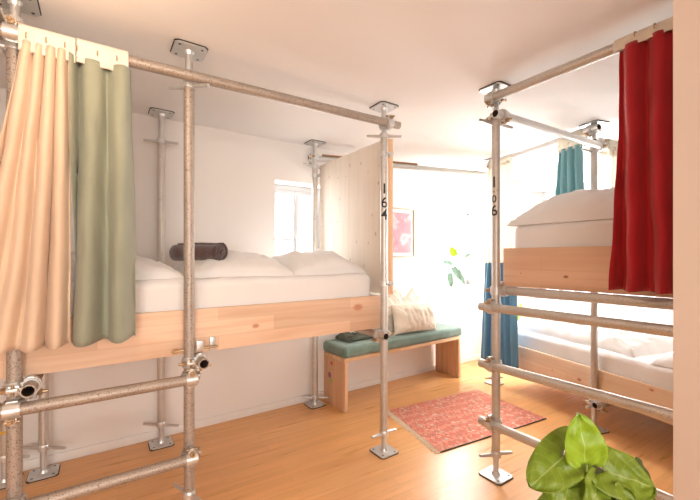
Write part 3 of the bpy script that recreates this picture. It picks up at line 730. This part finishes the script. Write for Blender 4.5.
# cream and green, on the left bunk rail
hk = lambda us, z=2.205: [L(u, vc-.034, z) for u in us]
curtain('cream_curtain', 'long cream curtain hanging from the left bunk rail at the left edge', 'curtain',
        [L(-1.905, vc-.025), L(-1.742, vc-.025)], [L(-2.10, vc-.05), L(-1.735, vc-.045)], 2.205, .995, 4.5, .020, .034, 'cream', 3, -V,
        hd=(L(-1.905, vc, 0), L(-1.725, vc, 0), 2.165, 2.279, 4), hooks=hk((-1.88, -1.82, -1.76)))
curtain('sage_green_curtain', 'sage green curtain bunched beside the cream one on the left bunk rail', 'curtain',
        [L(-1.752, vc-.015), L(-1.535, vc-.025)], [L(-1.757, vc-.02), L(-1.505, vc-.05)], 2.195, .995, 2.2, .036, .080, 'green', 5, -V,
        hd=(L(-1.722, vc, 0), L(-1.535, vc, 0), 2.17, 2.281, 4), hooks=hk((-1.72, -1.65, -1.58)))
ur = UR-.052
hk2 = lambda vs, z=2.315: [L(ur-.034, v_, z) for v_ in vs]
curtain('red_velvet_curtain', 'deep red velvet curtain hanging at the right bunk beside the partition edge', 'curtain',
        [L(ur-.022, -1.285), L(ur-.022, -1.62)], [L(ur-.03, -1.265), L(ur-.03, -1.64)], 2.308, 1.205, 3.6, .02, .036, 'red', 21, -U,
        hd=(L(ur, -1.275, 0), L(ur, -1.64, 0), 2.295, 2.358), hooks=hk2((-1.36, -1.43, -1.50, -1.57)))
# two-tone curtain wrapped round the far post
pc = Rf(S1, 0)
curtain('two_tone_curtain', 'tall curtain, cream above and blue below, by the far post behind the numbered right post', 'curtain',
        [pc+Vector((-.075, -.04, 0)), pc+Vector((-.04, -.09, 0)), Rf(.77, -.082)], [pc+Vector((-.165, -.04, 0)), pc+Vector((-.07, -.13, 0)), Rf(.69, -.11)], 2.31, .28, 5, .014, .026, None, 31, -R,
        split=(('ivory', 'blue'), 1.31), hd=(Rf(1.11, -.052), Rf(.80, -.052), 2.28, 2.378, 4))
# teal and white ones on the far rail
tr_ = lambda s: Rf(s, -.052)
curtain('teal_curtain', 'short teal curtain on the far rail, above the big pillow of the right bunk', 'curtain',
        [tr_(.25)-R*.03, tr_(.05)-R*.03], [tr_(.30)-R*.04, tr_(.01)-R*.04], 2.25, 1.20, 3.2, .018, .04, 'teal', 41, -R,
        hd=(tr_(.26), tr_(.045), 2.225, 2.378, 3), hooks=[tr_(s)-R*.034+ZZ*2.255 for s in (.24, .15, .07)])
r_ = rail(bf, Rf(-.052, -.07, 2.24), Rf(-.052, TW, 2.24), 'steel_bright', 'curtain_rail')
curtain('white_curtain', 'narrow white curtain just right of the far post, partly behind the red curtain', 'curtain',
        [Rf(-.09, .06), Rf(-.09, .42)], [Rf(-.10, .07), Rf(-.10, .45)], 2.19, 1.60, 4, .012, .02, 'ivory', 43, -Q,
        hd=(Rf(-.052, .05), Rf(-.052, .42), 2.13, 2.274, 5), hooks=[Rf(-.088, t, 2.17) for t in (.10, .19, .28, .37)])

# ------------------------------------------------------------ bench
rb = math.radians(2.0); BX = (U*math.cos(rb)+V*math.sin(rb)); BY = Vector((-BX.y, BX.x, 0)); B0 = L(.125, .69)
def Bn(x, y, z=0.0): return B0+BX*x+BY*y+ZZ*z
AXB = (BX, BY, ZZ); BL = 1.60; BD = .335
bench = empty('bench', Bn(BL/2, BD/2), 'low pine bench with green padded seat under the window wall', 'bench')
for x in (.02, BL-.02):
    m = MB(); m.box(Bn(x, BD/2, .218), (.036, BD, .432), AXB, bev=.003); m.build('end_panel', 'bench_end', bench)
    if x < 1: ep = bpy.data.objects[list(o.name for o in bench.children)[-1]] if False else None
m = MB(); m.box(Bn(BL/2, BD/2, .452), (BL, BD, .034), AXB, bev=.003); m.build('seat_board', 'bench_top', bench)
# stickers on the visible end
for (y, z, r, mt, nm) in ((.24, .27, .026, 'stickb', 'sticker'), (.245, .268, .016, 'stickr', 'sticker'), (.205, .385, .02, 'stickr', 'sticker'), (.21, .225, .022, 'stickg', 'sticker')):
    m = MB(); c = Bn(.0018 if r < .02 and mt == 'stickr' else .0016, y, z); e = .0012 if (y == .245) else .0006; m.cyl(c, c-BX*(e+.0006), r, seg=18); m.build(nm, mt, bench, label='round blue and red sticker' if y > .235 else ('red sticker' if mt == 'stickr' else 'green sticker'))
softbox('seat_pad', Bn(BL/2, BD/2-.005, .522), (BL+.03, BD+.03, .10), AXB, 'bench_fabric', .032, (40, 10, 2), .006, 5, parent=bench)
# things on the bench
ZP = .575
pillow('folded_cloth', Bn(.28, .20, ZP+.012), BX, BY, .36, .22, .06, 'dark_cloth', 'dark olive folded cloth on the left end of the bench seat', 'cloth', seed=21, p=3, wr=.02, flat=.2)
tilt = (BY*.32+ZZ*.95).normalized()
def stand_cushion(x, y, z, w, h, t, lean, yaw, mat, label, seed, rollz=0):
    ax = (Matrix.Rotation(yaw, 4, 'Z') @ BX); by = (Matrix.Rotation(yaw, 4, 'Z') @ BY); up = (by*math.sin(lean)+ZZ*math.cos(lean)).normalized()
    c = Bn(x, y, z)
    ax2 = ax*math.cos(rollz)+up*math.sin(rollz); up2 = up*math.cos(rollz)-ax*math.sin(rollz)
    pillow('cushion', c, ax2, up2, w, h, t, mat, label, 'cushion', seed=seed, flat=.45, p=2.2, wr=.014, pinch=.14)
stand_cushion(.95, .09, ZP+.150, .56, .31, .17, .22, -.12, 'cushion', 'cream cushion with button edge in front, on the bench seat', 31)
stand_cushion(.80, .245, ZP+.205, .36, .36, .12, .20, .0, 'cushion', 'cream cushion leaning behind the front one, nearest the end panel', 33, .45)
stand_cushion(1.10, .245, ZP+.215, .36, .36, .12, .20, .0, 'cushion2', 'ivory cushion leaning behind the front one, corner pointing up on the right', 35, .62)

# ------------------------------------------------------------ rug
C_ = [Vector((.343, 3.272, 0)), Vector((1.284, 3.778, 0)), Vector((1.638, 3.11, 0)), Vector((.626, 2.575, 0))]
rug = empty('rug', (C_[0]+C_[2])/2, 'red patterned kilim rug with pale fringe on the wood floor', 'rug')
bm = bmesh.new(); uvl = bm.loops.layers.uv.new('UVMap'); n1, n2 = 60, 40; gr = []
for k in (0, 1):
    g = []
    for i in range(n1+1):
        row = []
        for j in range(n2+1):
            a = i/n1; b = j/n2; p = (C_[0]*(1-a)+C_[1]*a)*(1-b)+(C_[3]*(1-a)+C_[2]*a)*b
            w = .003*noise.noise(Vector((a*9, b*6, 1)))
            e = Vector((noise.noise(Vector((a*5, b*5, 2))), noise.noise(Vector((a*5, b*5, 3))), 0))*.006
            row.append(bm.verts.new(p+e+ZZ*(.0015 if k else .009+w)))
        g.append(row)
    gr.append(g)
def qf(vs, uvs):
    f = bm.faces.new(vs)
    for l, t in zip(f.loops, uvs): l[uvl].uv = t
for k in (0, 1):
    for i in range(n1):
        for j in range(n2):
            uvs = [(i/n1, j/n2), ((i+1)/n1, j/n2), ((i+1)/n1, (j+1)/n2), (i/n1, (j+1)/n2)]
            qf((gr[k][i][j], gr[k][i+1][j], gr[k][i+1][j+1], gr[k][i][j+1]), uvs)
for i in range(n1):
    for j in (0, n2): qf((gr[0][i][j], gr[0][i+1][j], gr[1][i+1][j], gr[1][i][j]), [(i/n1, j/n2)]*4)
for j in range(n2):
    for i in (0, n1): qf((gr[0][i][j], gr[0][i][j+1], gr[1][i][j+1], gr[1][i][j]), [(i/n1, j/n2)]*4)
m = MB(); m.bm.free(); m.bm = bm; m.build('woven_field', 'rug', rug)
m = MB(); d = (C_[0]-C_[1]).normalized(); rs = random.Random(3)
for i in range(110):
    t = (i+.5)/110; a = C_[0].lerp(C_[3], t)+ZZ*.006; ln = rs.uniform(.03, .055); s_ = (C_[3]-C_[0]).normalized()*rs.uniform(-.012, .012)
    m.path([a-d*.004, a+d*ln*.5+s_*.4-ZZ*.002, a+d*ln+s_-ZZ*.0035], .0022, 5)
f_ = m.build('fringe', 'fringe', rug); f_['kind'] = 'stuff'
# dark edging on the long near side
m = MB(); a, b = C_[3], C_[2]; m.box((a+b)/2+ZZ*.005, ((b-a).length, .008, .007), ((b-a).normalized(), ZZ.cross((b-a).normalized()), ZZ)); m.build('edge_binding', 'dark_cloth', rug, label='dark bound edge')

# ------------------------------------------------------------ picture
pcu, pcz = (.62, 1.62)
# right edge at x=412, seen height y 205..258
pa, pb, pz0, pz1 = .74, 1.345, 1.352, 1.895
pic = empty('framed_picture', L((pa+pb)/2, WV-.02, pz0), 'pink framed print on the white wall beyond the end panel', 'picture')
m = MB(); cu_ = (pa+pb)/2; cz_ = (pz0+pz1)/2; w_, h_ = pb-pa, pz1-pz0; f = .014
for (x, z, sx, sz) in ((cu_, pz1-f/2, w_, f), (cu_, pz0+f/2, w_, f), (pa+f/2, cz_, f, h_-2*f), (pb-f/2, cz_, f, h_-2*f)): m.box(L(x, WV-.014, z), (sx, .024, sz), AXL, bev=.002)
m.build('frame', 'pframe', pic)
m = MB(); m.box(L(cu_, WV-.008, cz_), (w_-2*f, .01, h_-2*f), AXL); m.build('mount', 'mat', pic)
m = MB(); m.box(L(cu_, WV-.0145, cz_), (w_-2*f-.07, .003, h_-2*f-.07), AXL); m.build('print', 'print', pic)

# ------------------------------------------------------------ plants
def leaf(parent, base, tip, nrm, width, mat, seed=0, lobe=.28, cup=.10, droop=.10, pet=None, pmat='stem', pr=.0035, n=24):
    """heart shaped blade from its stalk point to its tip"""
    base, tip = Vector(base), Vector(tip); ey = (tip-base); Ln = ey.length; ey.normalize(); nrm = Vector(nrm).normalized()
    ex = ey.cross(nrm).normalized(); nz = ex.cross(ey).normalized()
    bm = bmesh.new(); uvl = bm.loops.layers.uv.new('UVMap'); rows = []
    for i in range(n+1):
        t = i/n; row = []
        tt = .13+.87*t; w = width*.53*(max(0, math.sin(PI*tt**.80))**.54) if t < 1 else 0.0
        for j in range(-8, 9):
            s = j/8
            y = Ln*t - Ln*lobe*(abs(s)**1.2)*(1-t)**1.6*1.15 + Ln*lobe*.18*(abs(s)**6)*(1-t)
            x = w*s*(1 if t > 0 else .72)
            z = cup*width*abs(s)**1.3*(1-.5*t) - droop*Ln*(t-.35)**2*1.6 + .012*width/.1*noise.noise(Vector((s*2.2+seed, t*4, seed)))
            row.append(bm.verts.new(base+ex*x+ey*y+nz*z))
        rows.append(row)
    for i in range(n):
        for j in range(16):
            f = bm.faces.new((rows[i][j], rows[i][j+1], rows[i+1][j+1], rows[i+1][j]))
            for l, (a, b) in zip(f.loops, ((i, j), (i, j+1), (i+1, j+1), (i+1, j))): l[uvl].uv = (b/16, a/n)
    bmesh.ops.remove_doubles(bm, verts=bm.verts[:], dist=.00005)
    m = MB(); m.bm.free(); m.bm = bm; o = m.build('leaf', mat, parent, sharp=180)
    s_ = o.modifiers.new('thickness', 'SOLIDIFY'); s_.thickness = .0012
    if pet is not None:
        a = Vector(pet); mid = (a+base)/2+ZZ*.02; pts = []
        for k in range(9):
            t = k/8; pts.append(a*(1-t)**2+mid*2*t*(1-t)+base*t*t)
        m = MB(); m.path(pts, pr, 8); m.build('stalk', pmat, o)
    return o
def W(px, py, Z): return Vector(((px-350)/372*Z, Z, CAMH+(256.6-py)/372*Z))
pl = Vector((.60, .90, 0)); zp = .42
fp = empty('potted_plant', (pl.x, pl.y, .30), 'large leafy green plant in the lower right foreground', 'plant')
m = MB(); m.lathe((pl.x, pl.y, .302), [(.0, 0), (.075, 0), (.105, .20), (.115, .20), (.115, .235), (.105, .235), (.10, .21), (0, .20)]); m.build('pot', 'potwhite', fp)
m = MB(); m.lathe((pl.x, pl.y, .302), [(0, .222), (.06, .224), (.099, .216)]); m.build('soil', 'soil', fp)
cr = Vector((pl.x+.0, pl.y, .53))
LS = [  # stalk point, tip, normal, width, material
    (W(586, 464, .845), W(580, 415, .84), (-.15, -1, .10), .084, 'leaf_bright', 1),
    (W(564, 456, .88), W(531, 486, .82), (-.05, -.75, .62), .098, 'leaf', 2),
    (W(606, 471, .86), W(656, 488, .84), (-.08, -.72, .70), .106, 'leaf', 3),
    (W(568, 488, .84), W(558, 520, .80), (-.1, -.9, .4), .085, 'leaf', 4),
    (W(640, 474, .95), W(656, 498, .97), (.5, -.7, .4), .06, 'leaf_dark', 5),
    (W(597, 484, .84), W(590, 510, .80), (.1, -.9, .4), .060, 'leaf', 6),
    (W(618, 500, .82), W(640, 520, .80), (.1, -.7, .6), .08, 'leaf', 7),
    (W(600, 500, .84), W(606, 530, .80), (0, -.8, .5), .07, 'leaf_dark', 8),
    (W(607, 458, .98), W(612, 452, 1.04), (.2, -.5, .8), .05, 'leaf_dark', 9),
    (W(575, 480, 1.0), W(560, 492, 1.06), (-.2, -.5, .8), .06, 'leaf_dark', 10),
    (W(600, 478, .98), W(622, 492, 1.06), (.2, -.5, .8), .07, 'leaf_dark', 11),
    (W(590, 500, 1.0), W(585, 520, 1.08), (0, -.3, .9), .08, 'leaf', 12),
    (W(560, 505, .95), W(540, 525, .95), (-.3, -.5, .8), .08, 'leaf', 13),
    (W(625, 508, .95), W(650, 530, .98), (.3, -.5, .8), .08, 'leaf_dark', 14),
    (W(585, 487, .90), W(576, 502, .90), (-.2, -.9, .4), .035, 'leaf', 15),
    (W(606, 490, .90), W(614, 506, .90), (.3, -.9, .4), .04, 'leaf_bright', 16),
]
for b_, t_, n_, w_, mt, sd in LS:
    leaf(fp, b_, t_, n_, w_, mt, sd, lobe=.04 if sd == 1 else .60 if sd == 2 else .42, pet=cr+Vector((random.uniform(-.02, .02), random.uniform(-.02, .02), 0)))
# stool below it
st = empty('plant_stand', (pl.x, pl.y, 0), 'small round wooden stand under the foreground plant', 'stand')
m = MB(); m.cyl((pl.x, pl.y, .275), (pl.x, pl.y, .301), .15, seg=32); m.build('top', 'bench_top', st)
for k in range(3):
    a = k*2*PI/3; m = MB(); m.cyl((pl.x+.09*math.cos(a), pl.y+.09*math.sin(a), .275), (pl.x+.13*math.cos(a), pl.y+.13*math.sin(a), 0), .014, .011, seg=12); m.build('leg', 'bench_top', st)

# window sill plant
zs = .974; sp_ = L(2.00, WV+.06)
wp = empty('sill_plant', (sp_.x, sp_.y, zs), 'small plant with a few pale green leaves on the far window sill', 'plant')
m = MB(); m.lathe((sp_.x, sp_.y, zs), [(0, 0), (.03, 0), (.042, .08), (.038, .08), (.036, .07), (0, .07)]); m.build('pot', 'potwhite', wp)
Zp = sp_.y-.12
stp = [Vector((sp_.x, sp_.y, zs+.07)), W(449, 276, Zp+.03), W(452, 266, Zp), W(457, 256, Zp)]
m = MB(); m.path(stp, .004, 8); m.path([stp[1], W(440, 276, Zp)], .003, 6); m.build('stem', 'stem_pale', wp)
for (b_, t_, w_, mt) in ((W(455, 256, Zp), W(452, 249, Zp), .085, 'leaf_bright'), (W(452, 264, Zp), W(445, 262, Zp-.02), .055, 'leaf_grey'), (W(453, 267, Zp), W(459, 277, Zp-.03), .075, 'leaf_grey'), (W(450, 273, Zp), W(451, 284, Zp-.02), .07, 'leaf_grey'), (W(458, 270, Zp), W(463, 281, Zp-.02), .06, 'leaf_grey'), (W(465, 257, Zp), W(470, 254, Zp-.02), .03, 'leaf_grey')):
    b_ = Vector(b_); t_ = Vector(t_)+(Vector(t_)-b_)*.35; leaf(wp, b_, t_, (-.2, -1, .25), w_, mt, 3, lobe=.05, pet=stp[2], pmat='stem_pale', pr=.0015, n=8)
# floor plant behind the far bed
f0 = Vector((2.06, 4.75, 0))
fl = empty('floor_plant', f0, 'small bright green plant peeking out behind the far low bed', 'plant')
m = MB(); m.lathe(f0, [(0, .001), (.08, .001), (.11, .22), (.10, .22), (.095, .20), (0, .20)]); m.build('pot', 'terracotta', fl)
for k in range(9):
    a = k*2.4; b_ = f0+Vector((.02*math.cos(a), .02*math.sin(a), .2)); s_ = f0+Vector((.06*math.cos(a), .06*math.sin(a), .52+.02*(k % 4))); t_ = f0+Vector((.17*math.cos(a), .17*math.sin(a), .70+.035*(k % 3)))
    leaf(fl, s_, t_, (math.cos(a)*-.6, math.sin(a)*-.6, .8), .045, 'leaf_bright', k, lobe=.0, pet=b_, pr=.003, n=8)

# ------------------------------------------------------------ ceiling lamp (just above the frame)
lc = L(-1.75, -.62); cl = empty('ceiling_lamp', (lc.x, lc.y, CEIL-.12), 'round opal ceiling lamp', 'lamp')
m = MB(); m.cyl((lc.x, lc.y, CEIL-.03), (lc.x, lc.y, CEIL-.001), .08, seg=28); m.build('lamp_base', 'white', cl)
m = MB(); m.lathe((lc.x, lc.y, CEIL-.03), [(.07, 0), (.12, -.02), (.13, -.05), (.10, -.08), (.05, -.095), (0, -.10)]); m.build('lamp_shade', 'opal', cl)

# ------------------------------------------------------------ light
def area(name, c, look, sx, sy, power, colr, spread=PI, tilt=.42):
    d = bpy.data.lights.new(name, 'AREA'); d.shape = 'RECTANGLE'; d.size = sx; d.size_y = sy; d.energy = power; d.color = colr; d.spread = spread
    o = bpy.data.objects.new(name, d); col.objects.link(o); o.location = c; o.rotation_euler = (Vector(look)-ZZ*tilt).to_track_quat('-Z', 'Y').to_euler(); return o
DAY = (1.0, .98, .96)
area('daylight_1', L((w1[0]+w1[1])/2, WV+.37, (w1[2]+w1[3])/2), -V, .66, 1.15, 18, DAY, 2.6)
area('daylight_2', L((w2[0]+w2[1])/2, WV+.37, (w2[2]+w2[3])/2), -V, .82, 1.1, 110, DAY, 2.6)
area('daylight_3', R0+Q*(w3[0]+w3[1])/2+R*.37+ZZ*1.51, -R, 1.7, 1.6, 105, DAY, PI, .12)
area('rear_fill_4', L((w4[0]+w4[1])/2, VB-.37, 1.45), V, 1.65, 1.36, 37, (1.0, .92, .84), 2.7)  # added fill light from behind the camera, through the wider unseen window
area('rear_fill_5', L((w5[0]+w5[1])/2, VB-.37, 1.45), V, 1.2, 1.36, 26, (1.0, .92, .84), 2.7)  # second added fill light behind the camera, at the narrower unseen window
pd = bpy.data.lights.new('lamp_light', 'POINT'); pd.energy = 6; pd.color = (1, .74, .52); pd.shadow_soft_size = .12
po = bpy.data.objects.new('lamp_light', pd); col.objects.link(po); po.location = (lc.x, lc.y, CEIL-.22)

wd = bpy.data.worlds.new('sky'); scene.world = wd; wd.use_nodes = True
wd.node_tree.nodes['Background'].inputs[0].default_value = (.95, .98, 1.0, 1); wd.node_tree.nodes['Background'].inputs[1].default_value = 3.0

# ------------------------------------------------------------ camera
cd = bpy.data.cameras.new('camera'); cam = bpy.data.objects.new('camera', cd); col.objects.link(cam)
cam.location = (0, 0, CAMH); cam.rotation_euler = (PI/2, 0, 0); cd.sensor_width = 36; cd.lens = 372/700*36; cd.shift_y = 6.6/700; cd.clip_start = .02
scene.camera = cam
vs = scene.view_settings; vs.view_transform = 'Standard'; vs.look = 'None'; vs.gamma = 1; vs.use_curve_mapping = False; vs.exposure = 0.72
